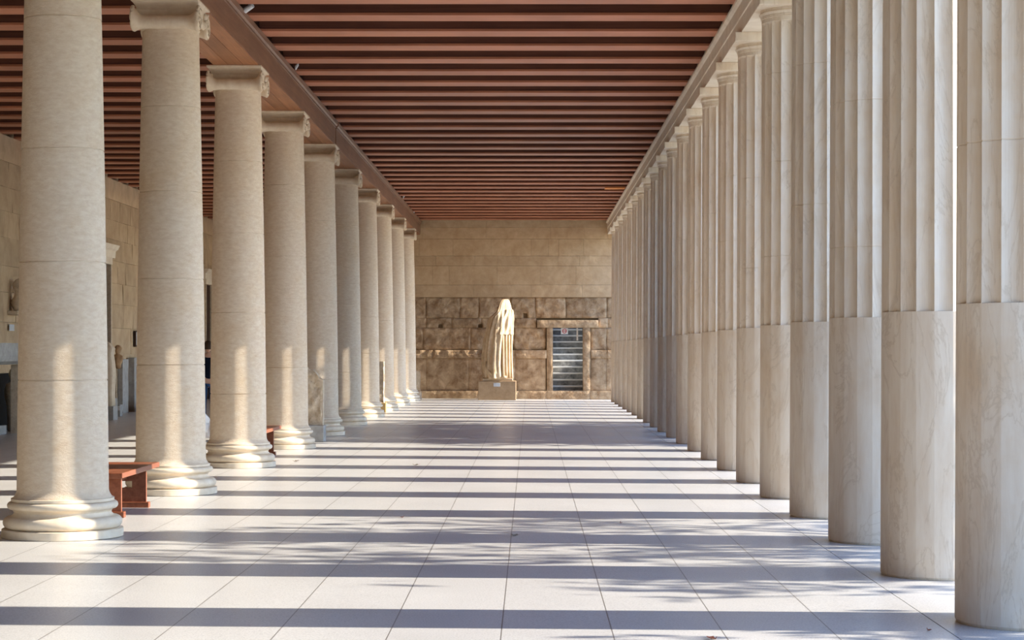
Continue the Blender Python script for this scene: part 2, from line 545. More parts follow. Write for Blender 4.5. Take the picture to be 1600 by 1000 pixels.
box(bm, ex(864) - 0.45, ex(911) + 0.45, YE + 4.1, YE + 4.5, -0.3, 3.4)
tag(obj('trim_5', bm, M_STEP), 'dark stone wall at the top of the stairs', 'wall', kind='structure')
# notice and pale post seen in the top of the opening
sg = thing('notice_sign', 'small pink and white notice hung in the top of the doorway', 'sign', ((882 - 828.7) * (YE + .35) / 3100, YE + 0.35, CAMZ + (547.9 - 517.3) * (YE + .35) / 3100))
bm = bmesh.new()
box(bm, -0.11, 0.11, 0, 0.012, -0.1, 0.1, 0.003)
obj('sign_board', bm, M_WHITE, sg)
bm = bmesh.new()
lathe(bm, [(0.075, 0), (0.075, 0.004), (0.05, 0.004), (0.05, 0)], 24, Matrix.Rotation(R(90), 4, 'X') , cap=False)
box(bm, -0.06, 0.06, -0.006, 0.0, -0.012, 0.012)
obj('ring_symbol', bm, M_RED, sg)
bm = bmesh.new()
tube(bm, [(-0.06, 0.006, 0.09), (-0.06, 0.006, 0.19), (0.06, 0.006, 0.19), (0.06, 0.006, 0.09)], 0.004, 6)
obj('hanger', bm, M_DARK, sg)
bm = bmesh.new()
box(bm, 0, 0.05, 0, 0.05, 0, 0.46, 0.004)
pp = obj('pale_post', bm, M_WHITE, None, ((900.8 - 828.7) * (YE + .45) / 3100, YE + 0.40, ez(532)))
tag(pp, 'short pale upright strip in the doorway, right of the notice', 'post', kind='thing')

# ---- left wall
def put_left(u, d, z): return (XW + d, u, z)
bm = bmesh.new()
lay = bm.faces.layers.float.new('tone')
DOORS = [(44.95, 47.1), (50.95, 53.1), (60.75, 62.3)]
DH = CAMZ + (547.9 - 407) * 47.1 / 3100     # head of the doorways
zc = [0.0, 0.62, 1.42, 2.05, 2.62, 3.12, 3.66, 4.16, 4.62, 5.10]
for ci, (z0, z1) in enumerate(zip(zc, zc[1:])):
    y = 30.0 + (ci % 2) * 0.6
    while y < YE - 0.05:
        L = wr.uniform(0.9, 1.5)
        y1 = min(y + L, YE)
        if YE - y1 < 0.4: y1 = YE
        segs = [(y, y1)]
        for (d0, d1) in DOORS:
            if z0 < DH - 0.1:
                ns_ = []
                for (a, b) in segs:
                    if b <= d0 or a >= d1: ns_.append((a, b))
                    else:
                        if a < d0 - 0.08: ns_.append((a, d0))
                        if b > d1 + 0.08: ns_.append((d1, b))
                segs = ns_
        for (a, b) in segs:
            block(bm, lay, a, b, z0, z1, 0.0, 0.018, 0.16, wr.uniform(0.86, 1.05), sd, put_left, 0.003, 2.0)
            sd += 1
        y = y1
nb = len(bm.faces)
box(bm, XW - 0.45, XW - 0.12, Y0, 44.95, -0.3, 5.2)
box(bm, XW - 0.12, XW, Y0, 30.0, -0.3, 5.1)
for a, b in ((47.1, 50.95), (53.1, 60.75), (62.3, YE + 0.5)):
    box(bm, XW - 0.45, XW - 0.12, a, b, -0.3, 5.2)
for a, b in DOORS:
    box(bm, XW - 0.45, XW - 0.12, a, b, DH, 5.2)
bm.faces.ensure_lookup_table()
for i in range(nb, len(bm.faces)):
    bm.faces[i][lay] = 0.9
tag(obj('wall_left', bm, M_LEFTWALL), kind='structure')
bm = bmesh.new()
lay = bm.faces.layers.float.new('tone')
y = 30.0
while y < YE - 0.05:
    y1 = min(y + 2.1, YE)
    block(bm, lay, y, y1, 5.10, ZJ - 0.0, 0.035, 0.006, 0.2, wr.uniform(1.1, 1.2), sd, put_left, 0.01, 2.0)
    sd += 1
    y = y1
nb = len(bm.faces)
box(bm, XW - 0.45, XW - 0.12, Y0, YE + 0.5, 5.2, ZJ + 0.34)
box(bm, XW - 0.12, XW + 0.03, Y0, 30.0, 5.1, ZJ)
bm.faces.ensure_lookup_table()
for i in range(nb, len(bm.faces)): bm.faces[i][lay] = 1.12
tag(obj('trim_6', bm, M_LEFTWALL), 'pale crowning course along the top of the left wall', 'wall course', kind='structure')
for n, (a, b) in enumerate(DOORS):
    t = thing('door_%d' % (n + 2), ['dark doorway in the left wall with pale cornice, behind the front column',
              'doorway in the left wall with pale cornice, beyond the standing slabs',
              'dark doorway at the far end of the left wall, beyond the person in navy'][n], 'doorway', (XW, (a + b) / 2, 0))
    t['kind'] = 'structure'
    h = (b - a) / 2
    q = bmesh.new()
    box(q, -0.14, -0.08, -h, h, 0, DH)
    obj('door_panel', q, M_DOORWOOD, t)
    for s in (-1, 1):
        q = bmesh.new()
        e0, e1 = sorted((s * h, s * (h - 0.10)))
        box(q, -0.08, 0.04, e0, e1, 0, DH - 0.1, 0.008)
        obj('door_jamb', q, M_FRAGMENT, t)
    q = bmesh.new()
    box(q, -0.08, 0.05, -h, h, DH - 0.1, DH + 0.06)
    prism_pts = [(0.0, 0.06), (0.06, 0.06), (0.07, 0.22), (0.13, 0.27), (0.17, 0.36), (0.0, 0.36)]
    prism(q, [(x, DH + z) for x, z in prism_pts], -h - 0.28, h + 0.28)
    obj('door_cornice', q, M_ARCH, t)

# ------------------------------------------------------------------ fluted columns on the right
NF, SEG = 20, 8
def doric_shaft(joints):
    bm = bmesh.new()
    z0, z1, zf = 0.0, 5.039, 1.815       # local: foot at 0
    def rad(z):
        t = z / z1
        return 0.404 - 0.022 * t - 0.006 * math.sin(PI * t) * 0
    def ring(z, depth, shrink=0.0):
        r = rad(z) - shrink
        vs_ = []
        for f in range(NF):
            for s in range(SEG):
                t = s / SEG
                a = 2 * PI * (f + t) / NF + 0.03
                h = PI / NF
                chord = r * math.cos(h) / math.cos((t - 0.5) * 2 * h)
                d = depth * (1 - (2 * t - 1) ** 2)
                if depth == 0: chord = chord * 0.45 + r * 0.55
                vs_.append(bm.verts.new(((chord - d) * math.cos(a), (chord - d) * math.sin(a), z)))
        return vs_
    D = 0.021
    rows = [(0.0, 0, 0.012), (0.02, 0, 0.0)]
    for z in joints:
        if z < zf - 0.1:
            rows += [(z - 0.004, 0, 0), (z - 0.003, 0, 0.004), (z + 0.003, 0, 0.004), (z + 0.004, 0, 0)]
    rows += [(zf, 0, 0), (zf + 0.002, D, 0)]
    for z in joints:
        if z > zf + 0.1:
            rows += [(z - 0.004, D, 0), (z - 0.003, D, 0.005), (z + 0.003, D, 0.005), (z + 0.004, D, 0)]
    rows += [(z1 - 0.09, D, 0), (z1 - 0.06, D * 0.85, 0), (z1 - 0.045, D * 0.4, 0), (z1 - 0.04, 0, 0), (z1, 0, 0)]
    rings = [ring(*q) for q in rows]
    n = NF * SEG
    for a, b in zip(rings, rings[1:]):
        for i in range(n):
            j = (i + 1) % n
            bm.faces.new((a[i], a[j], b[j], b[i]))
    bm.faces.new(rings[0][::-1])
    bm.faces.new(rings[-1])
    return bm
bm = bmesh.new()
lathe(bm, [(0.386, 5.039), (0.390, 5.045), (0.386, 5.052), (0.392, 5.060), (0.390, 5.070), (0.402, 5.084), (0.408, 5.094), (0.406, 5.102), (0.396, 5.108), (0.398, 5.136)], 64)
cap_me = obj('capital', bm, M_DORIC, smooth=35)
bm = bmesh.new()
box(bm, -0.458, 0.458, -0.458, 0.458, 5.135, 5.239, 0.006)
aba_me = obj('abacus', bm, M_DORIC)
ND = 21
for k in range(ND):
    y = 11.31 + 2.42 * k
    where = ['nearest fluted white column in the right-hand row, cut by the frame edge'] + ['fluted white marble column, %s from the front in the right-hand row' % ordinal(i + 1) for i in range(1, ND - 1)] + ['farthest fluted white column of the right-hand row, by the end wall']
    t = thing('fluted_column', where[k], 'column', (XD, y, floor_z(XD) + 0.0), 'fluted columns of the right-hand row')
    js = []
    z = wr.uniform(2.3, 3.0)
    while z < 4.7:
        js.append(z)
        z += wr.uniform(0.75, 1.25)
    if k == 0: js = [2.72 + 0.0, 3.9]
    if k == 1: js = [2.05 + 1.93]
    if k == 2: js = [2.38, 3.55, 4.6]
    if k == 3: js = [2.9, 4.2]
    sh = obj('shaft', doric_shaft(js), M_DORIC, t)
    sh.rotation_euler = (0, 0, 2 * PI / NF * wr.randint(0, 19))
    if k == 0:
        c, a = cap_me, aba_me
    else:
        c = cap_me.copy(); C.objects.link(c)
        a = aba_me.copy(); C.objects.link(a)
    c.parent = t
    a.parent = c

# ------------------------------------------------------------------ smooth columns on the left
def arc(cx, cz, r, a0, a1, n=8, sx=1.0):
    return [(cx + sx * r * math.cos(R(a0 + (a1 - a0) * i / n)), cz + r * math.sin(R(a0 + (a1 - a0) * i / n))) for i in range(n + 1)]
bm = bmesh.new()
prof = [(0.478, 0.0), (0.484, 0.004), (0.484, 0.066), (0.478, 0.070), (0.44, 0.0705)]
prof += arc(0.425, 0.120, 0.049, -88, 88, 10)
prof += [(0.415, 0.170), (0.405, 0.176), (0.390, 0.190), (0.388, 0.205), (0.400, 0.222), (0.412, 0.226)]
prof += arc(0.410, 0.257, 0.031, -85, 85, 8)
prof += [(0.402, 0.290), (0.410, 0.292), (0.410, 0.314), (0.404, 0.317), (0.38, 0.3175)]
lathe(bm, prof, 72)
ibase = obj('base', bm, M_BASE, smooth=40)
def ionic_shaft(joints):
    bm = bmesh.new()
    z0, z1 = 0.3175, 4.90
    def rad(z):
        t = (z - z0) / (z1 - z0)
        r = 0.366 - 0.072 * t + 0.008 * math.sin(PI * t)
        if z < z0 + 0.07: r += 0.030 * (1 - (z - z0) / 0.07) ** 2
        return r
    zs = [z0 + 0.07 * i / 6 for i in range(7)] + [0.5]
    rows = [(z, 0.0) for z in zs]
    seed = wr.random() * 50
    extra = [0.3175 + 0.25 * i for i in range(1, 19)]
    marks = sorted([(z, 0) for z in extra if z > 0.55 and all(abs(z - j) > 0.03 for j in joints)] + [(j, 1) for j in joints])
    for z, f in marks:
        if f: rows += [(z - 0.007, 0), (z - 0.005, 0.008), (z + 0.004, 0.008), (z + 0.006, 0)]
        else: rows.append((z, 0))
    rows.append((z1, 0))
    segs = 64
    rings = []
    step = 0.0
    for z, s in rows:
        r = rad(z) - s
        rings.append([bm.verts.new((r * math.cos(2 * PI * i / segs), r * math.sin(2 * PI * i / segs), z + (0.004 * noise.noise(Vector((math.cos(2 * PI * i / segs) * 2, math.sin(2 * PI * i / segs) * 2, z + seed))) if s else 0))) for i in range(segs)])
    for a, b in zip(rings, rings[1:]):
        for i in range(segs):
            j = (i + 1) % segs
            bm.faces.new((a[i], a[j], b[j], b[i]))
    bm.faces.new(rings[0][::-1])
    bm.faces.new(rings[-1])
    return bm
# capital: core with echinus and eggs; two bolsters ending in volutes; abacus
bm = bmesh.new()
lathe(bm, [(0.290, 4.868), (0.298, 4.874), (0.306, 4.882), (0.298, 4.890), (0.318, 4.93), (0.325, 4.96), (0.29, 4.99)], 48)
box(bm, -0.318, 0.318, -0.12, 0.12, 4.95, 5.118, 0.01)
for s in (-1, 1):
    for yy in (-0.08, 0, 0.08):
        r_ = bmesh.ops.create_uvsphere(bm, u_segments=12, v_segments=8, radius=0.04)
        bmesh.ops.scale(bm, vec=(0.8, 0.75, 1.25), verts=r_['verts'])
        bmesh.ops.translate(bm, vec=(s * 0.325, yy, 4.955), verts=r_['verts'])
    for yy in (-0.17, 0.17):
        r_ = bmesh.ops.create_uvsphere(bm, u_segments=10, v_segments=6, radius=0.05)
        bmesh.ops.scale(bm, vec=(0.6, 0.8, 0.8), verts=r_['verts'])
        bmesh.ops.translate(bm, vec=(s * 0.33, yy, 5.06), verts=r_['verts'])
icap = obj('capital', bm, M_CAP, smooth=40)
bm = bmesh.new()
box(bm, -0.352, 0.352, -0.38, 0.38, 5.143, 5.167, 0.004)
rr = []
for (h, hy, z) in ((0.320, 0.115, 4.98), (0.322, 0.125, 5.04), (0.326, 0.160, 5.085), (0.331, 0.225, 5.115), (0.340, 0.310, 5.134), (0.350, 0.378, 5.143)):
    rr.append([bm.verts.new((sx * h, sy * hy, z)) for sx, sy in ((-1, -1), (1, -1), (1, 1), (-1, 1))])
for a, b in zip(rr, rr[1:]):
    for i in range(4):
        bm.faces.new((a[i], a[(i + 1) % 4], b[(i + 1) % 4], b[i]))
bm.faces.new(rr[0][::-1])
iaba = obj('abacus', bm, M_CAP)
iaba.parent = icap
def bolster():
    bm = bmesh.new()
    half = 0.345
    pr = [(0.03, -half + 0.012, 0), (0.115, -half + 0.012, 0), (0.130, -half, 0)]
    for i in range(1, 40):
        u = -half + 2 * half * i / 40
        a = abs(u) / half
        f = max(0, (a - 0.66) / 0.34) ** 1.8
        r = 0.068 + 0.077 * f
        if a < 0.26: r += 0.004
        if a < 0.17: r -= 0.003
        pr.append((r, u, -0.036 * (1 - f)))
    pr += [(0.130, half, 0), (0.115, half - 0.012, 0), (0.03, half - 0.012, 0)]
    n = 32
    rings = [[bm.verts.new((u, r * math.cos(2 * PI * i / n), r * math.sin(2 * PI * i / n) + dz)) for i in range(n)] for r, u, dz in pr]
    for a, b in zip(rings, rings[1:]):
        for i in range(n):
            bm.faces.new((a[i], a[(i + 1) % n], b[(i + 1) % n], b[i]))
    bm.faces.new(rings[0][::-1])
    bm.faces.new(rings[-1])
    for s in (-1, 1):
        pts, rad = [], []
        for i in range(52):
            t = i / 51
            a = t * 2 * PI * 2.4 + PI / 2
            r = 0.108 * (1 - t) ** 0.85 + 0.018
            pts.append((s * (half - 0.004), r * math.cos(a), r * math.sin(a)))
            rad.append(0.019 * (1 - 0.5 * t))
        tube(bm, pts, rad, 6)
        r_ = bmesh.ops.create_uvsphere(bm, u_segments=10, v_segments=8, radius=0.024)
        bmesh.ops.translate(bm, vec=(s * (half - 0.002), 0, 0), verts=r_['verts'])
    return bm
ib1 = obj('bolster', bolster(), M_CAP, icap, (0, -0.285, 4.968), smooth=45)
ib2 = ib1.copy(); C.objects.link(ib2); ib2.parent = icap; ib2.location = (0, 0.285, 4.968)
NI = 10
IL = ['nearest smooth round marble column of the left row, bench behind its foot',
      'second smooth round column of the left row, behind the front bench',
      'third smooth round column of the left row, bench leg showing behind it',
      'fourth smooth round column of the left row, in front of the broken relief',
      'fifth smooth round column of the left row, behind the broken relief',
      'sixth smooth round column of the left row, its base in shade',
      'seventh smooth round column of the left row, in front of the narrow carved pillar',
      'eighth smooth round column of the left row, behind the narrow carved pillar',
      'ninth smooth round column of the left row, last but one before end wall',
      'farthest smooth round column of the left row, at the end wall']
JO = [[1.27, 2.22, 3.13, 4.19], [1.36, 2.26, 3.17, 4.06], [0.95, 2.0, 3.02, 3.95], [1.25, 2.3, 2.95, 4.05]]
for k in range(NI):
    y = 16.13 + 4.84 * k
    t = thing('smooth_column', IL[k], 'column', (XI, y, 0), 'smooth columns of the left row')
    js = JO[k] if k < 4 else sorted([1.25 + wr.uniform(-.3, .3), 2.2 + wr.uniform(-.3, .3), 3.1 + wr.uniform(-.3, .3), 4.05 + wr.uniform(-.25, .25)])
    obj('shaft', ionic_shaft(js), M_IONIC, t, smooth=30)
    if k == 0:
        b_, c = ibase, icap
    else:
        b_ = ibase.copy(); C.objects.link(b_)
        c = icap.copy(); C.objects.link(c)
        for ch in (iaba, ib1, ib2):
            d = ch.copy(); C.objects.link(d); d.parent = c
    b_.parent = t
    c.parent = t

# ------------------------------------------------------------------ wooden beam and joists
def beam(y0, y1, label):
    t = thing('wooden_beam', label, 'beam', (XI, y0, ZB))
    L = y1 - y0
    bm = bmesh.new()
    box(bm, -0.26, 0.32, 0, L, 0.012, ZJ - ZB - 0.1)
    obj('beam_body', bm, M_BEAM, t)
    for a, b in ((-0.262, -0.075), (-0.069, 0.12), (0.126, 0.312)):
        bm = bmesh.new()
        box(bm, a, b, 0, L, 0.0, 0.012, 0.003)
        obj('lit_soffit_board', bm, M_BEAMBOARD_LIT, t)
    bm = bmesh.new()
    for s in (-1, 1):
        pts = [(0.30, 0.315), (0.335, 0.32), (0.335, 0.345), (0.36, 0.36), (0.37, 0.42), (0.26, 0.42)]
        prism(bm, [((x if s > 0 else -x + 0.06), z) for x, z in pts], 0, L)
    obj('crown_molding', bm, M_BEAM, t)
beam(Y0, 35.42, 'nearer length of the brown wooden beam over the smooth columns')
beam(35.56, YE - 0.1, 'farther length of the brown wooden beam, running to the end wall')

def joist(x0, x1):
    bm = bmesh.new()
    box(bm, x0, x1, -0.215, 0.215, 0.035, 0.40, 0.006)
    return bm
def lit_underside(x0, x1):
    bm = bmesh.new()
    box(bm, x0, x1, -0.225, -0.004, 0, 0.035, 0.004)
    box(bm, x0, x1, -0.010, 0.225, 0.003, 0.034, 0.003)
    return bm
def joist_row(x0, x1, far0, words, group):
    ys = []
    y = far0
    while y < YE - 0.12:
        ys.append(y - 0.225)
        y += 1.2105
    n = len(ys)
    first = None
    for i, y in enumerate(ys):
        if first is None:
            first = o = obj('ceiling_joist', joist(x0, x1), M_JOIST_SHADED)
            sof = b = obj('lit_soffit_board', lit_underside(x0, x1), M_JOIST_LIT)  # lighter layer carries the painted bounce light on the underside
        else:
            o = first.copy()
            C.objects.link(o)
            b = sof.copy()
            C.objects.link(b)
        b.parent = o
        o.location = (0, y, ZJ)
        tag(o, '%s red-brown ceiling joist %s, counted from the end wall' % (ordinal(n - i), words), 'joist', group, 'thing')
    return ys
ysm = joist_row(-3.47, 2.44, 29.45 - 1.2105 * 6, 'over the middle aisle', 'ceiling joists over the middle aisle')
ysl = joist_row(XW + 0.02, -4.09, 28.96 - 1.2105 * 6, 'over the left aisle', 'ceiling joists over the left aisle')
# reflected sunlight put in as a thin orange board under one far joist
yb = min(ysm, key=lambda q: abs(q - 50.4))
bm = bmesh.new()
box(bm, 1.87, 2.37, yb - 0.22, yb + 0.22, ZJ - 0.02, ZJ, 0.003)
tag(obj('sunlit_patch', bm, M_SUN_PATCH), 'short orange patch of painted sunlight under a far joist near the architrave', 'light patch', kind='thing')
# small white spot lamps beside the beam
for px, py, lab in ((389, 8.5, 'small white spot lamp at the top of the photo beside the beam'),
                    (464, 101, 'small white spot lamp beside the beam above the third smooth column'),
                    (631, 308, 'tiny white spot lamp beside the beam near the end wall')):
    Y = 4.06 * 3100 / (547.9 - py)
    Y = min((q + 0.605 for q in ysm), key=lambda q: abs(q - Y))
    t = thing('spot_lamp', lab, 'lamp', ((px - 828.7) * Y / 3100, Y, ZJ), 'spot lamps beside the beam')
    t.scale = (1, 1, 1) if py < 50 else (0.4, 0.4, 1)
    bm = bmesh.new()
    tube(bm, [(0, 0, 0.40), (0, 0, 0.03)], 0.008, 8)
    obj('stem', bm, M_WHITE, t)
    bm = bmesh.new()
    tube(bm, [(0.05, -0.03, 0.05), (-0.055, 0.02, -0.005)], [0.03, 0.036], 14)
    obj('lamp_head', bm, M_WHITE, t)

# ------------------------------------------------------------------ headless draped statue
ZS = 61.55
SP = 3100 / ZS
def sx_(p): return (740 + p / 5.88 - 828.7) / SP
def sz_(p): return CAMZ + (547.9 - 460 - p / 5.88) / SP
X_ST = sx_(220)
fl = floor_z(X_ST)
pd = thing('statue_pedestal', 'brown block pedestal with small white label under the headless statue', 'pedestal', (X_ST, 61.65, fl))
bm = bmesh.new()
hp = sz_(795) - fl
box(bm, sx_(45) - X_ST, sx_(390) - X_ST, -0.52, 0.52, 0, hp, 0.012)
obj('block', bm, M_PEDESTAL, pd)
bm = bmesh.new()
box(bm, sx_(185) - X_ST, sx_(245) - X_ST, -0.535, -0.52, sz_(845) - fl, sz_(812) - fl, 0.003)
obj('label_plate', bm, M_CARD, pd)
stt = thing('headless_statue', 'tall headless draped marble statue in front of the end wall', 'statue', (X_ST, ZS, fl + hp))
hz0 = fl + hp
bm = bmesh.new()
box(bm, sx_(85) - X_ST, sx_(362) - X_ST, -0.36, 0.36, 0, 0.085, 0.015)
obj('plinth', bm, M_STATUE, stt)
#           row     left right depth
OUT = [(45, 268, 318, 0.10), (60, 250, 330, 0.14), (85, 236, 338, 0.17), (120, 226, 346, 0.20), (160, 210, 354, 0.22), (200, 160, 356, 0.24),
       (230, 136, 356, 0.25), (300, 120, 354, 0.26), (370, 104, 352, 0.26), (450, 90, 350, 0.27), (550, 80, 351, 0.29), (640, 78, 352, 0.31), (710, 84, 354, 0.32), (772, 92, 358, 0.33)]
def outl(p):
    for a, b in zip(OUT, OUT[1:]):
        if a[0] <= p <= b[0]:
            t = (p - a[0]) / (b[0] - a[0])
            return [a[i] + (b[i] - a[i]) * t for i in (1, 2, 3)]
    return list(OUT[-1][1:])
def drape(rows, segs, grow, fold, lo=0, hi=1.0):
    """drapery skin: lofted rounded sections with pleats that run down the cloth"""
    bm = bmesh.new()
    rings = []
    for p in rows:
        l, r, d = outl(p)
        xl, xr = sx_(l) - X_ST, sx_(r) - X_ST
        xl, xr = xl + (xr - xl) * lo, xl + (xr - xl) * hi
        cx, a = (xl + xr) / 2, (xr - xl) / 2 + grow
        z = sz_(p) - hz0
        ring = []
        for i in range(segs):
            th = 2 * PI * i / segs
            ct, s_ = math.cos(th), math.sin(th)
            x = a * math.copysign(abs(ct) ** 0.85, ct)
            y = (d + grow) * math.copysign(abs(s_) ** 0.85, s_)
            k = fold(p, th, cx + x)
            # figure is deeper on its right (the standing leg comes forward)
            if s_ < 0:
                f = (cx + x - (sx_(60) - X_ST)) / (sx_(360) - sx_(60))
                y = y * (0.55 if f > 0.5 else 0.75) - 0.34 * max(0.0, 1 - abs(f - 0.55) / (0.45 if f > 0.55 else 0.55)) * min(1.0, d / 0.24)
            ring.append(bm.verts.new((cx + x * (1 + k), y * (1 + k * 1.3), z)))
        rings.append(ring)
    for a, b in zip(rings, rings[1:]):
        for i in range(segs):
            j = (i + 1) % segs
            bm.faces.new((a[i], a[j], b[j], b[i]))
    bm.faces.new(rings[0][::-1])
    bm.faces.new(rings[-1])
    return bm
def f_body(p, th, x):
    t = (p - 45) / 727
    dn = min(1.0, max(0.15, (p - 150) / 250))
    rt = min(1.0, max(0.0, (x - (sx_(215) - X_ST)) / 0.12))      # crisp pleats right, calmer cloak left
    k = (0.052 + 0.020 * rt) * dn * math.sin(17 * th + 0.7 * math.sin(3 * t + th))
    k += (0.035 + 0.015 * rt) * dn * math.sin(9 * th + 5 * t)
    k += 0.035 * noise.noise(Vector((math.cos(th) * 2, math.sin(th) * 2, t * 6)))
    return k
rows = [45 + 727 * i / 70 for i in range(71)]
obj('draped_figure', drape(rows, 120, 0.0, f_body), M_STATUE, stt, smooth=True)
def f_over(p, th, x):
    return 0.06 * math.sin(11 * th + 4 * p / 300) + 0.05 * math.sin(5 * th - 6 * p / 300) + (0.05 if p > 350 else 0)
rows = [140 + 232 * i / 26 for i in range(27)]
obj('overfold', drape(rows, 80, 0.035, f_over, 0.48, 1.0), M_STATUE, stt, smooth=True)
# heavy cloak folds swung across the front, and the stump of the raised forearm
bm = bmesh.new()
def P3(px, py, y): return (sx_(px) - X_ST, y, sz_(py) - hz0)
tube(bm, [P3(230, 120, -0.16), P3(222, 190, -0.30), P3(228, 260, -0.36), P3(232, 330, -0.36), P3(234, 365, -0.33)], [0.05, 0.07, 0.06, 0.05, 0.03], 10)
tube(bm, [P3(255, 150, -0.3), P3(262, 220, -0.4), P3(252, 290, -0.42), P3(242, 315, -0.38)], [0.04, 0.05, 0.045, 0.02], 10)
tube(bm, [P3(215, 390, -0.30), P3(205, 440, -0.38), P3(192, 500, -0.36), P3(182, 545, -0.30)], [0.03, 0.075, 0.07, 0.03], 12)
tube(bm, [P3(120, 620, -0.30), P3(135, 700, -0.36), P3(180, 742, -0.42), P3(225, 735, -0.44)], [0.03, 0.045, 0.04, 0.02], 10)
tube(bm, [P3(243, 380, -0.36), P3(243, 430, -0.38)], [0.035, 0.02], 8)
obj('cloak_fold', bm, M_STATUE, stt, smooth=True)
bm = bmesh.new()
for px, yo in ((272, -0.39), (300, -0.33), (326, -0.25), (348, -0.15)):
    tube(bm, [P3(px, 375, yo + 0.04), P3(px + 1, 550, yo), P3(px + 2, 700, yo - 0.02), P3(px + 3, 765, yo - 0.02)], [0.03, 0.034, 0.038, 0.04], 10)
obj('skirt_pleat', bm, M_STATUE, stt, smooth=True)
bm = bmesh.new()
r_ = bmesh.ops.create_uvsphere(bm, u_segments=16, v_segments=10, radius=0.09)
bmesh.ops.scale(bm, vec=(0.9, 1.5, 0.55), verts=r_['verts'])
bmesh.ops.translate(bm, vec=P3(282, 757, -0.42), verts=r_['verts'])
obj('foot', bm, M_STATUE, stt, smooth=True)

# ------------------------------------------------------------------ wooden benches
def bench(yc, half, label):
    t = thing('wooden_bench', label, 'bench', (-3.895, yc, 0), 'red wooden benches between the smooth columns')
    bm = bmesh.new()
    box(bm, -0.275, 0.275, -half - 0.3, half + 0.3, 0.372, 0.42, 0.006)
    obj('seat', bm, M_BENCH, t)
    for s in (-1, 1):
        bm = bmesh.new()
        y = s * half
        w_ = 0.205
        for a, b, c, d in ((-w_, -0.07, 0.055, 0.372), (0.07, w_, 0.055, 0.372), (-0.07, 0.07, 0.055, 0.19), (-0.07, 0.07, 0.255, 0.372)):
            box(bm, a, b, y - 0.02, y + 0.02, c, d)
        lg = obj('leg', bm, M_BENCH, t)
        bm = bmesh.new()
        box(bm, -0.235, 0.235, y - 0.045, y + 0.045, 0.0, 0.055, 0.006)
        obj('foot', bm, M_BENCH, lg)
    bm = bmesh.new()
    box(bm, -0.02, 0.02, -half + 0.02, half - 0.02, 0.275, 0.372)
    obj('rail', bm, M_BENCH, t)
bench(18.49, 0.58, 'red-brown wooden bench between the first and second smooth columns')
bench(27.95, 0.58, 'red-brown wooden bench between the third and fourth smooth columns')

# ------------------------------------------------------------------ fragments between the columns
def solid(name, bm, mat, label, cat, loc=(0, 0, 0), group=None, smooth=35):
    return tag(obj(name, bm, mat, None, loc, smooth=smooth), label, cat, group, 'thing')
bm = bmesh.new()
box(bm, -4.15, -3.415, 32.75, 33.15, 0, 0.27, 0.008)
solid('relief_plinth', bm, M_GREYSTONE, 'low grey plinth under the broken relief slab', 'plinth', smooth=False)
# broken relief slab
bm = bmesh.new()
outline = [(-4.12, 0.27), (-3.435, 0.27), (-3.435, 1.02), (-3.50, 1.06), (-3.55, 1.14), (-3.60, 1.19), (-3.68, 1.20), (-3.72, 1.25), (-3.86, 1.30), (-4.0, 1.28), (-4.12, 1.34)]
prism(bm, outline, 32.84, 33.04)
bmesh.ops.triangulate(bm, faces=bm.faces[:])
for _ in range(5):
    bmesh.ops.subdivide_edges(bm, edges=[e for e in bm.edges if e.calc_length() > 0.05], cuts=1)
    bmesh.ops.triangulate(bm, faces=bm.faces[:])
for v in bm.verts:
    if v.co.y < 32.86 and v.co.x < -3.46 and v.co.z > 0.32:
        q = noise.fractal(v.co * 6 + Vector((3, 1, 7)), 1.0, 2.0, 4)
        v.co.y += -0.035 * q - 0.03 * max(0, noise.noise(v.co * 3.0))
    if v.co.z > 0.3:
        v.co += Vector((noise.noise(v.co * 14), 0, noise.noise(v.co * 14 + Vector((9, 9, 9))))) * 0.008
solid('broken_relief', bm, M_FRAGMENT, 'tall broken carved relief slab on low plinth behind fourth smooth column', 'relief', smooth=30)
bm = bmesh.new()
box(bm, -3.83, -3.525, 48.4, 48.75, 0, 0.23, 0.008)
solid('ochre_block', bm, stone('ochre_stone', (0.50, 0.32, 0.12), (0.62, 0.42, 0.19), (1, 1, 1), 6, 0.8, 0.2, 0.01), 'small ochre stone block under the narrow carved pillar', 'block', smooth=False)
bm = rough_box(-3.80, -3.575, 48.45, 48.68, 0.23, 1.25, 0.03, 9, 16)
solid('carved_pillar', bm, M_FRAGMENT, 'narrow carved stone pillar on ochre block beside the seventh smooth column', 'pillar')
bm = bmesh.new()
box(bm, -3.58, -3.38, 61.3, 61.7, 0, 0.24, 0.008)
solid('stele_base', bm, M_BASE, 'small pale base beside the farthest smooth column', 'plinth', smooth=False)
bm = rough_box(-3.56, -3.41, 61.36, 61.62, 0.24, 0.88, 0.02, 7, 10)
solid('small_stele', bm, M_FRAGMENT, 'small pale stele standing beside the farthest smooth column', 'stele')

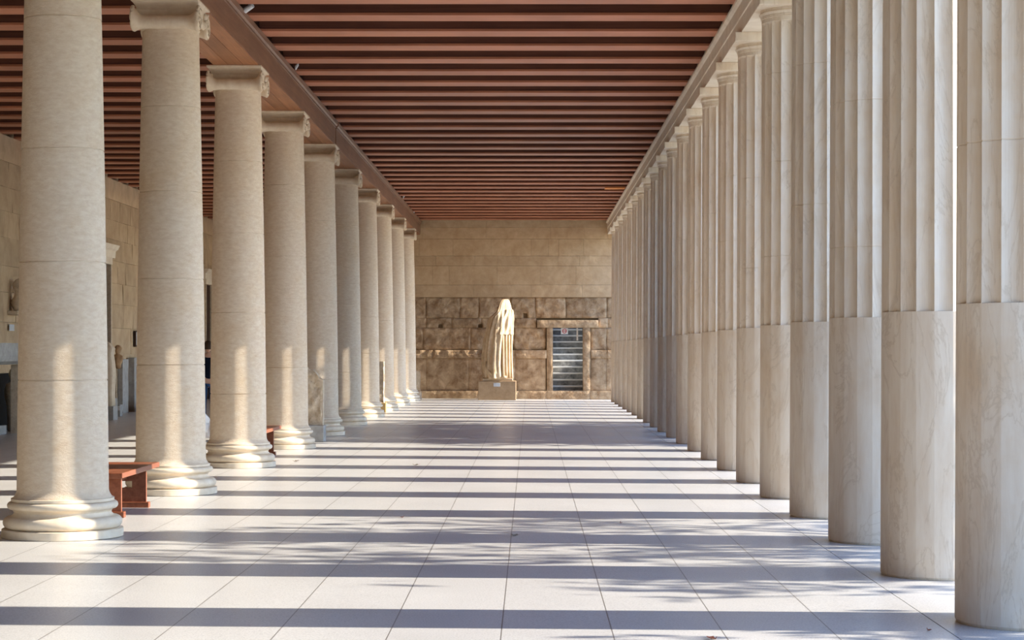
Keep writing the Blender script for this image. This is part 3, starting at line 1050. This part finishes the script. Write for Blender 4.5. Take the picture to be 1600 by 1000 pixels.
# ------------------------------------------------------------------ along the left wall
# seen left of the front column
bm = bmesh.new()
prism(bm, [(-9.93, 1.26), (-9.25, 1.26), (-9.12, 1.32), (-9.08, 1.42), (-9.08, 1.64), (-9.93, 1.64)], 33.3, 36.5)
solid('stone_shelf_slab', bm, M_GREYSTONE, 'thick grey slab on two stone piers left of the front column', 'slab', smooth=False)
for i, yy in enumerate((33.45, 36.12)):
    bm = rough_box(-9.46, -9.16, yy, yy + 0.3, 0.0, 1.252, 0.004, 5, 6)
    solid('stone_pier', bm, M_FRAGMENT, ['nearer tan pier holding up the thick grey slab', 'farther tan pier holding up the thick grey slab'][i], 'pier', group='piers under the grey slab')
bm = bmesh.new()
box(bm, XW + 0.02, XW + 0.06, 35.6, 37.9, 0.0, 1.08, 0.01)  # flat black sheet stands in for the darkness of an opening
solid('dark_void_sheet', bm, M_DARK, 'flat black sheet as the dark of an opening in the left wall under the grey slab', 'dark sheet', smooth=False)
bm = rough_box(-9.75, -9.5, 35.3, 36.0, 0.0, 0.16, 0.008, 5, 6)
solid('step_block', bm, M_GREYSTONE, 'low grey stone block on the floor below the grey slab', 'block')
bm = bmesh.new()
lathe(bm, [(0.11, 0), (0.12, 0.5), (0.16, 0.62), (0.17, 0.78), (0.13, 0.88), (0.07, 0.93), (0.085, 1.0), (0.10, 1.07), (0.08, 1.15), (0.03, 1.19)], 20)
for v in bm.verts:
    if v.co.z > 0.05: v.co += Vector((noise.noise(v.co * 9), noise.noise(v.co * 9 + Vector((5, 5, 5))), 0)) * 0.03
solid('bust_on_shaft', bm, M_FRAGMENT, 'weathered stone bust on a slim shaft beyond the grey slab', 'bust', (-9.62, 36.95, 0), smooth=True)
t = thing('carved_bracket', 'dark carved stone head on a bracket high on the left wall', 'carving', (XW, 38.0, CAMZ + (548 - 490) / 81.6))
bm = bmesh.new()
box(bm, 0.0, 0.20, -0.18, 0.35, -0.03, 0.05, 0.01)
obj('bracket', bm, M_FRAGMENT, t)
bm = bmesh.new()
lathe(bm, [(0.10, 0.05), (0.15, 0.12), (0.17, 0.22), (0.13, 0.32), (0.09, 0.38), (0.12, 0.46), (0.13, 0.55), (0.10, 0.64), (0.03, 0.68)], 18)
for v in bm.verts: v.co += Vector((noise.noise(v.co * 8), noise.noise(v.co * 8 + Vector((4, 4, 4))), 0)) * 0.04 + Vector((0.17, 0.08, 0))
obj('head', bm, M_FRAGMENT, t, smooth=True)
bm = bmesh.new()
box(bm, XW + 0.02, XW + 0.035, 37.85, 38.2, CAMZ + (548 - 517) / 81.6, CAMZ + (548 - 507) / 81.6, 0.003)
solid('label_card', bm, M_CARD, 'small pale label card on the wall below the carved bracket', 'label', smooth=False)
# seen between the first and second smooth columns
def at(px, Y): return (px - 828.7) * Y / 3100
def zt_(py, Y): return CAMZ + (547.9 - py) * Y / 3100
Yb = 43.9
bm = bmesh.new()
box(bm, at(171, Yb), at(182.3, Yb), Yb - 0.2, Yb + 0.1, 0, zt_(622, Yb), 0.006)
bb = solid('grey_base_block', bm, M_GREYSTONE, 'grey base block with white label under the brown torso', 'block', smooth=False)
bm = bmesh.new()
box(bm, at(177, Yb), at(180.5, Yb), Yb - 0.21, Yb - 0.2, zt_(632, Yb), zt_(625, Yb))
obj('label_plate', bm, M_WHITE, bb)
t = thing('torso_on_pole', 'small brown marble torso fragment on a thin pole', 'sculpture', (at(181.5, Yb), Yb - 0.05, zt_(622, Yb)))
hh = zt_(575, Yb) - zt_(622, Yb)
bm = bmesh.new()
box(bm, -0.035, 0.03, -0.03, 0.03, 0, hh, 0.004)
obj('pole', bm, M_FRAGMENT, t)
bm = bmesh.new()
lathe(bm, [(0.03, hh - 0.02), (0.06, hh), (0.085, hh + 0.08), (0.12, hh + 0.2), (0.11, hh + 0.27), (0.06, hh + 0.31), (0.075, hh + 0.36), (0.09, hh + 0.43), (0.06, hh + 0.49), (0.02, hh + 0.51)], 18)
for v in bm.verts: v.co += Vector((noise.noise(v.co * 9), noise.noise(v.co * 9 + Vector((4, 4, 4))), 0)) * 0.03 + Vector((0.05, 0, 0))
obj('torso', bm, stone('brown_marble', (0.30, 0.18, 0.09), (0.48, 0.31, 0.17), (1, 1, 1), 7, 0.6, 0.2, 0.01), t, smooth=True)
Yc = 45.5
bm = bmesh.new()
box(bm, at(183.5, Yc), at(190, Yc), Yc - 0.15, Yc + 0.1, 0, zt_(632, Yc), 0.006)
bb = solid('small_grey_block', bm, M_GREYSTONE, 'smaller grey block with white label behind the brown torso', 'block', smooth=False)
bm = bmesh.new()
box(bm, at(186, Yc), at(189.5, Yc), Yc - 0.16, Yc - 0.15, zt_(641, Yc), zt_(634, Yc))
obj('label_plate', bm, M_WHITE, bb)
# white standing figure mostly behind the front column
bm = bmesh.new()
segs = 28
rings = []
for (z, a, b) in [(0.30, .20, .18), (0.6, .19, .17), (0.95, .21, .18), (1.2, .20, .17), (1.42, .17, .15), (1.55, .20, .15), (1.66, .13, .11), (1.70, .06, .06)]:
    rings.append([bm.verts.new((a * math.cos(2 * PI * i / segs) * (1 + 0.1 * math.sin(7 * 2 * PI * i / segs)), b * math.sin(2 * PI * i / segs) * (1 + 0.1 * math.sin(7 * 2 * PI * i / segs)), z)) for i in range(segs)])
for a, b in zip(rings, rings[1:]):
    for i in range(segs): bm.faces.new((a[i], a[(i + 1) % segs], b[(i + 1) % segs], b[i]))
bm.faces.new(rings[0][::-1]); bm.faces.new(rings[-1])
solid('pale_statue', bm, M_CAP, 'pale draped headless figure mostly hidden behind the front smooth column', 'statue', (at(164.5, 43.2), 43.2, 0), smooth=True)
bm = bmesh.new()
box(bm, at(164.5, 43.2) - 0.24, at(164.5, 43.2) + 0.22, 43.0, 43.45, 0, 0.30, 0.008)
solid('grey_pedestal', bm, M_GREYSTONE, 'grey base under the pale draped figure behind the front column', 'pedestal', smooth=False)
for i, (a, b, h, th) in enumerate(((47.75, 48.45, 1.30, 0.12), (48.95, 49.7, 1.34, 0.16), (49.85, 50.55, 1.30, 0.10))):
    bm = rough_box(XW + 0.04, XW + 0.04 + th, a, b, 0, h, 0.012, 5, 10)
    solid('standing_slab', bm, M_GREYSTONE, ['grey slab leaning on the left wall, nearest of the three', 'middle grey slab of the three standing along the left wall', 'grey slab below the framed plaque, farthest of the three'][i], 'slab', group='grey slabs along the left wall')
bm = bmesh.new()
tube(bm, [(-9.45, 48.5, 0.12), (-9.40, 48.75, 0.26), (-9.45, 49.0, 0.12)], [0.09, 0.14, 0.09], 12)
box(bm, -9.6, -9.25, 48.35, 49.15, 0, 0.14, 0.01)
solid('dark_stone_lump', bm, stone('dark_stone', (0.05, 0.045, 0.04), (0.12, 0.10, 0.09), (1, 1, 1), 8, 0.8, 0.4, 0.02), 'dark rounded stone on the floor before the grey slabs', 'stone')
t = thing('framed_plaque', 'framed white plaque on the left wall above the grey slabs', 'plaque', (XW + 0.02, 50.1, zt_(529.5, 50.1)))
bm = bmesh.new()
box(bm, 0, 0.05, -0.32, 0.32, -0.2, 0.2, 0.004)
obj('frame', bm, M_DOORWOOD, t)
bm = bmesh.new()
box(bm, 0.05, 0.058, -0.26, 0.26, -0.16, 0.17)
obj('panel', bm, M_WHITE, t)

# ------------------------------------------------------------------ people
def skinned(name, mat, V, E, parent, sub=2):
    """V: list of (co, radius); E: edges. Skin + subdivision, turned into a plain mesh"""
    me = bpy.data.meshes.new(name)
    me.from_pydata([v[0] for v in V], E, [])
    o = bpy.data.objects.new(name, me)
    C.objects.link(o)
    md = o.modifiers.new('skin', 'SKIN')
    for i, v in enumerate(V):
        r = v[1]
        me.skin_vertices[0].data[i].radius = (r, r) if not isinstance(r, tuple) else r
    me.skin_vertices[0].data[0].use_root = True
    s_ = o.modifiers.new('sub', 'SUBSURF')
    s_.levels = sub
    s_.render_levels = sub
    dg = bpy.context.evaluated_depsgraph_get()
    m2 = bpy.data.meshes.new_from_object(o.evaluated_get(dg))
    o.modifiers.clear()
    o.data = m2
    m2.name = name
    m2.materials.clear()
    m2.materials.append(mat)
    for p in m2.polygons: p.use_smooth = True
    o.parent = parent
    return o
def limb(V, E, root, pts):
    last = root
    for p in pts:
        V.append(p)
        E.append((last, len(V) - 1))
        last = len(V) - 1
    return last
def hand(V, E, wrist, at_, d, side):
    d = Vector(d).normalized()
    s = Vector(side).normalized()
    p = Vector(at_)
    palm = limb(V, E, wrist, [((p + d * 0.05)[:], (0.036, 0.016))])
    for k, ln in enumerate((0.065, 0.078, 0.072, 0.055)):
        q = p + d * 0.085 + s * (0.03 - 0.02 * k)
        limb(V, E, palm, [(q[:], 0.009), ((q + d * ln * 0.5 + Vector((0, 0.006, 0)))[:], 0.0085), ((q + d * ln + Vector((0, 0.02, 0)))[:], 0.007)])
    q = p + d * 0.03 + s * 0.035
    limb(V, E, palm, [(q[:], 0.011), ((q + d * 0.03 + s * 0.02)[:], 0.0095), ((q + d * 0.055 + s * 0.02)[:], 0.008)])
def head_mesh(parent, loc, rz, hair_mat, hair_long):
    bm = bmesh.new()
    bmesh.ops.create_uvsphere(bm, u_segments=24, v_segments=18, radius=0.1)
    for v in bm.verts:
        x, y, z = v.co
        v.co = Vector((x * 0.78, y * 0.95, z * 1.18))
        if z < -0.02: v.co.x *= 1 + z * 2.2; v.co.y *= 1 + z * 0.8
        if y < -0.06 and abs(x) < 0.022 and -0.04 < z < 0.02: v.co.y -= 0.018
        if y < -0.05 and 0.015 < abs(x) < 0.05 and 0.0 < z < 0.03: v.co.y += 0.008
        if y < -0.06 and abs(x) < 0.03 and -0.065 < z < -0.05: v.co.y += 0.006
    for s in (-1, 1):
        r_ = bmesh.ops.create_uvsphere(bm, u_segments=8, v_segments=6, radius=0.025)
        bmesh.ops.scale(bm, vec=(0.4, 0.7, 1.2), verts=r_['verts'])
        bmesh.ops.translate(bm, vec=(s * 0.079, 0.01, -0.005), verts=r_['verts'])
    h = obj('face', bm, M_SKIN, parent, loc, smooth=True)
    h.rotation_euler = (0, 0, rz)
    bm = bmesh.new()
    bmesh.ops.create_uvsphere(bm, u_segments=24, v_segments=16, radius=0.11)
    for v in bm.verts:
        x, y, z = v.co
        v.co = Vector((x * 0.80, y * 0.95 + 0.012, z * 1.18 + 0.008))
        if z < 0.02: v.co.y = max(v.co.y, 0.015)
        if z < -0.03 and not hair_long: v.co.z = -0.05
    hr = obj('hair', bm, hair_mat, parent, loc, smooth=True)
    hr.rotation_euler = (0, 0, rz)

# standing visitor in navy
t = thing('person', 'person in navy jacket and blue jeans standing beyond second smooth column', 'person', (-6.66, 41.0, 0), rz=R(200))
V = [((0, 0, 0.90), 0.11)]; E = []
ch = limb(V, E, 0, [((0, 0, 1.05), 0.10), ((0, 0, 1.22), 0.12), ((0, 0, 1.34), 0.11)])
limb(V, E, ch, [((0, 0, 1.43), 0.055), ((0, -0.01, 1.49), 0.05)])
for s in (-1, 1):
    wr_ = limb(V, E, ch, [((s * 0.17, 0, 1.34), 0.06), ((s * 0.22, 0.02, 1.08), 0.045), ((s * 0.20, -0.06, 0.85), 0.03)])
    hand(V, E, wr_, (s * 0.20, -0.06, 0.84), (0, -0.1, -1), (0, -1, 0))
    limb(V, E, 0, [((s * 0.09, 0, 0.80), 0.085), ((s * 0.10, -0.01, 0.46), 0.058), ((s * 0.10, 0.02, 0.10), 0.04), ((s * 0.10, -0.02, 0.05), 0.035)])
skinned('body', M_SKIN, V, E, t)
V = [((0, 0, 0.88), 0.135)]; E = []
ch = limb(V, E, 0, [((0, 0, 1.05), 0.125), ((0, 0, 1.22), 0.145), ((0, 0, 1.35), 0.125), ((0, 0, 1.41), 0.075)])
for s in (-1, 1):
    limb(V, E, 3, [((s * 0.18, 0, 1.345), 0.075), ((s * 0.225, 0.02, 1.08), 0.06), ((s * 0.205, -0.055, 0.87), 0.045)])
skinned('jacket', M_NAVY, V, E, t)
V = [((0, 0, 0.92), 0.125)]; E = []
for s in (-1, 1):
    limb(V, E, 0, [((s * 0.09, 0, 0.80), 0.10), ((s * 0.10, -0.01, 0.46), 0.075), ((s * 0.10, 0.02, 0.09), 0.058)])
skinned('trousers', M_JEANS, V, E, t)
for s in (-1, 1):
    bm = bmesh.new()
    box(bm, s * 0.10 - 0.045, s * 0.10 + 0.045, -0.17, 0.09, 0.0, 0.075, 0.02)
    obj('shoe', bm, M_DARK, t, smooth=True)
head_mesh(t, (0, -0.01, 1.585), 0, M_HAIR, False)

# crouching visitor in white
t = thing('person', 'person in white crouching on the floor behind second smooth column', 'person', (-5.47, 33.0, 0), rz=R(-60))
V = [((0, 0.08, 0.20), 0.12)]; E = []
ch = limb(V, E, 0, [((0, 0.02, 0.34), 0.11), ((0, -0.10, 0.48), 0.11)])
limb(V, E, ch, [((0, -0.18, 0.54), 0.05), ((0, -0.23, 0.58), 0.05)])
for s in (-1, 1):
    wr_ = limb(V, E, ch, [((s * 0.15, -0.13, 0.46), 0.055), ((s * 0.20, -0.22, 0.28), 0.042), ((s * 0.13, -0.38, 0.20), 0.03)])
    hand(V, E, wr_, (s * 0.13, -0.39, 0.19), (-s * 0.2, -0.6, -0.7), (-s, 0, 0))
    limb(V, E, 0, [((s * 0.10, 0.04, 0.20), 0.09), ((s * 0.15, -0.30, 0.36), 0.06), ((s * 0.12, -0.16, 0.07), 0.04), ((s * 0.12, -0.28, 0.035), 0.032)])
skinned('body', M_SKIN, V, E, t)
V = [((0, 0.09, 0.17), 0.15)]; E = []
ch = limb(V, E, 0, [((0, 0.02, 0.34), 0.14), ((0, -0.10, 0.48), 0.13), ((0, -0.15, 0.52), 0.08)])
for s in (-1, 1):
    limb(V, E, 2, [((s * 0.15, -0.13, 0.46), 0.07), ((s * 0.19, -0.20, 0.33), 0.06)])
skinned('shirt', M_WHITECLOTH, V, E, t)
V = [((0, 0.09, 0.16), 0.14)]; E = []
for s in (-1, 1):
    limb(V, E, 0, [((s * 0.10, 0.02, 0.20), 0.10), ((s * 0.145, -0.24, 0.33), 0.078)])
skinned('shorts', M_WHITECLOTH, V, E, t)
for s in (-1, 1):
    bm = bmesh.new()
    box(bm, s * 0.12 - 0.045, s * 0.12 + 0.045, -0.36, -0.10, 0.0, 0.075, 0.02)
    obj('shoe', bm, M_WHITE, t, smooth=True)
head_mesh(t, (0, -0.28, 0.66), 0, M_HAIR, True)

# ------------------------------------------------------------------ fallen leaves
def leaf(px, py, size, mat, label, rz):
    Y = 1.53 * 3100 / (py - 547.9)
    x = at(px, Y)
    Y = (CAMZ - floor_z(x)) * 3100 / (py - 547.9)
    x = at(px, Y)
    t = thing('fallen_leaf', label, 'leaf', (x, Y, floor_z(x)), 'fallen leaves on the floor', rz)
    bm = bmesh.new()
    n = 15
    rim = []
    for i in range(n):
        a = 2 * PI * i / n
        r = size * (0.62 + 0.38 * math.cos(2.5 * a) ** 2) * (0.75 + 0.25 * math.cos(a))
        rim.append((r * math.cos(a), r * math.sin(a)))
    top, low = [], []
    for x_, y_ in rim:
        h = 0.35 * size * (abs(y_) / size) ** 1.2 + 0.25 * size * max(0, x_ / size) ** 2 + 0.004
        top.append(bm.verts.new((x_, y_, h + 0.002)))
        low.append(bm.verts.new((x_, y_, h)))
    c1, c0 = bm.verts.new((0, 0, 0.005)), bm.verts.new((0, 0, 0.002))
    for i in range(n):
        j = (i + 1) % n
        bm.faces.new((c1, top[i], top[j]))
        bm.faces.new((c0, low[j], low[i]))
        bm.faces.new((top[i], low[i], low[j], top[j]))
    obj('blade', bm, mat, t)
    bm = bmesh.new()
    tube(bm, [(-0.3 * size, 0, 0.004), (-0.8 * size, 0.05 * size, 0.006), (-1.15 * size, 0.2 * size, 0.02)], 0.0022, 5)
    obj('stalk', bm, mat, t)
leaf(805, 838, 0.045, M_LEAFK, 'curled grey-brown leaf in the middle of the floor', 1.2)
leaf(1112, 999, 0.035, M_LEAFB, 'reddish dry leaf at the bottom edge of the photo', 2.4)
leaf(651, 727, 0.045, M_LEAFK, 'small dark leaf far down the floor, left of the middle', 0.3)
leaf(628, 809, 0.022, M_LEAFB, 'tiny dry leaf on a sunlit strip left of the curled leaf', 4.0)
leaf(970, 818, 0.02, M_LEAFB, 'tiny brown leaf on the floor right of the curled leaf', 5.0)
leaf(463, 721, 0.05, M_LEAFK, 'small leaf near the base of the third smooth column', 0.9)
leaf(1452, 986, 0.018, M_LEAFB, 'tiny leaf on the floor at the foot of the nearest fluted column', 0.9)

# ------------------------------------------------------------------ trees outside, right of the colonnade
def tree(x, y, cz, rx, ry, rz_, n, size, label, seed):
    r = random.Random(seed)
    t = thing('broadleaf_tree', label, 'tree', (x, y, -0.58))
    bm = bmesh.new()
    tube(bm, [(0, 0, 0), (0.05, 0.05, cz * 0.35), (0, 0, cz * 0.7), (0.1, -0.1, cz + rz_ * 0.4)], [0.24, 0.18, 0.15, 0.05], 10)
    tr = obj('trunk', bm, M_BARK, t, smooth=True)
    tips = []
    for i in range(16):
        a = r.uniform(0, 2 * PI)
        q = Vector((rx * 0.75 * math.cos(a), ry * 0.75 * math.sin(a) * r.uniform(0.4, 1), cz + 0.58 + rz_ * r.uniform(-0.5, 0.7)))
        bm = bmesh.new()
        z0 = cz * r.uniform(0.45, 0.8)
        tube(bm, [(0, 0, z0), (q * 0.5 + Vector((0, 0, z0 * 0.5)))[:], q[:]], [0.07, 0.045, 0.015], 6)
        obj('branch', bm, M_BARK, t, smooth=True)
    bm = bmesh.new()
    nclump = max(1, n // 22)
    for c in range(nclump):
        while True:
            p = Vector((r.uniform(-1, 1), r.uniform(-1, 1), r.uniform(-1, 1)))
            if p.length <= 1: break
        base = Vector((p.x * rx, p.y * ry, p.z * rz_ + cz + 0.58))
        for k in range(22):
            q = base + Vector((r.gauss(0, 0.28), r.gauss(0, 0.28), r.gauss(0, 0.22)))
            rot = Matrix.Rotation(r.uniform(0, 6.3), 3, 'Z') @ Matrix.Rotation(r.uniform(-1.3, 1.3), 3, 'X')
            s = size * r.uniform(0.6, 1.3)
            pts = [(0, -s, 0), (s * 0.45, -s * 0.2, s * 0.08), (s * 0.35, s * 0.5, 0.0), (0, s, -s * 0.1), (-s * 0.35, s * 0.5, 0.0), (-s * 0.45, -s * 0.2, s * 0.08)]
            bm.faces.new([bm.verts.new(q + rot @ Vector(u)) for u in pts])
    obj('foliage', bm, M_LEAFG, t)
tree(10.5, 15.6, 4.4, 1.7, 3.0, 2.4, 2500, 0.12, 'small loose-leaved tree outside the nearest fluted columns', 5)
tree(8.2, 10.2, 2.7, 1.1, 1.3, 1.2, 700, 0.11, 'low shrubby tree outside, beside the nearest fluted column', 8)
tree(10.5, 37.2, 4.9, 2.6, 5.4, 3.1, 11000, 0.17, 'dense broad tree outside the middle of the fluted row', 6)
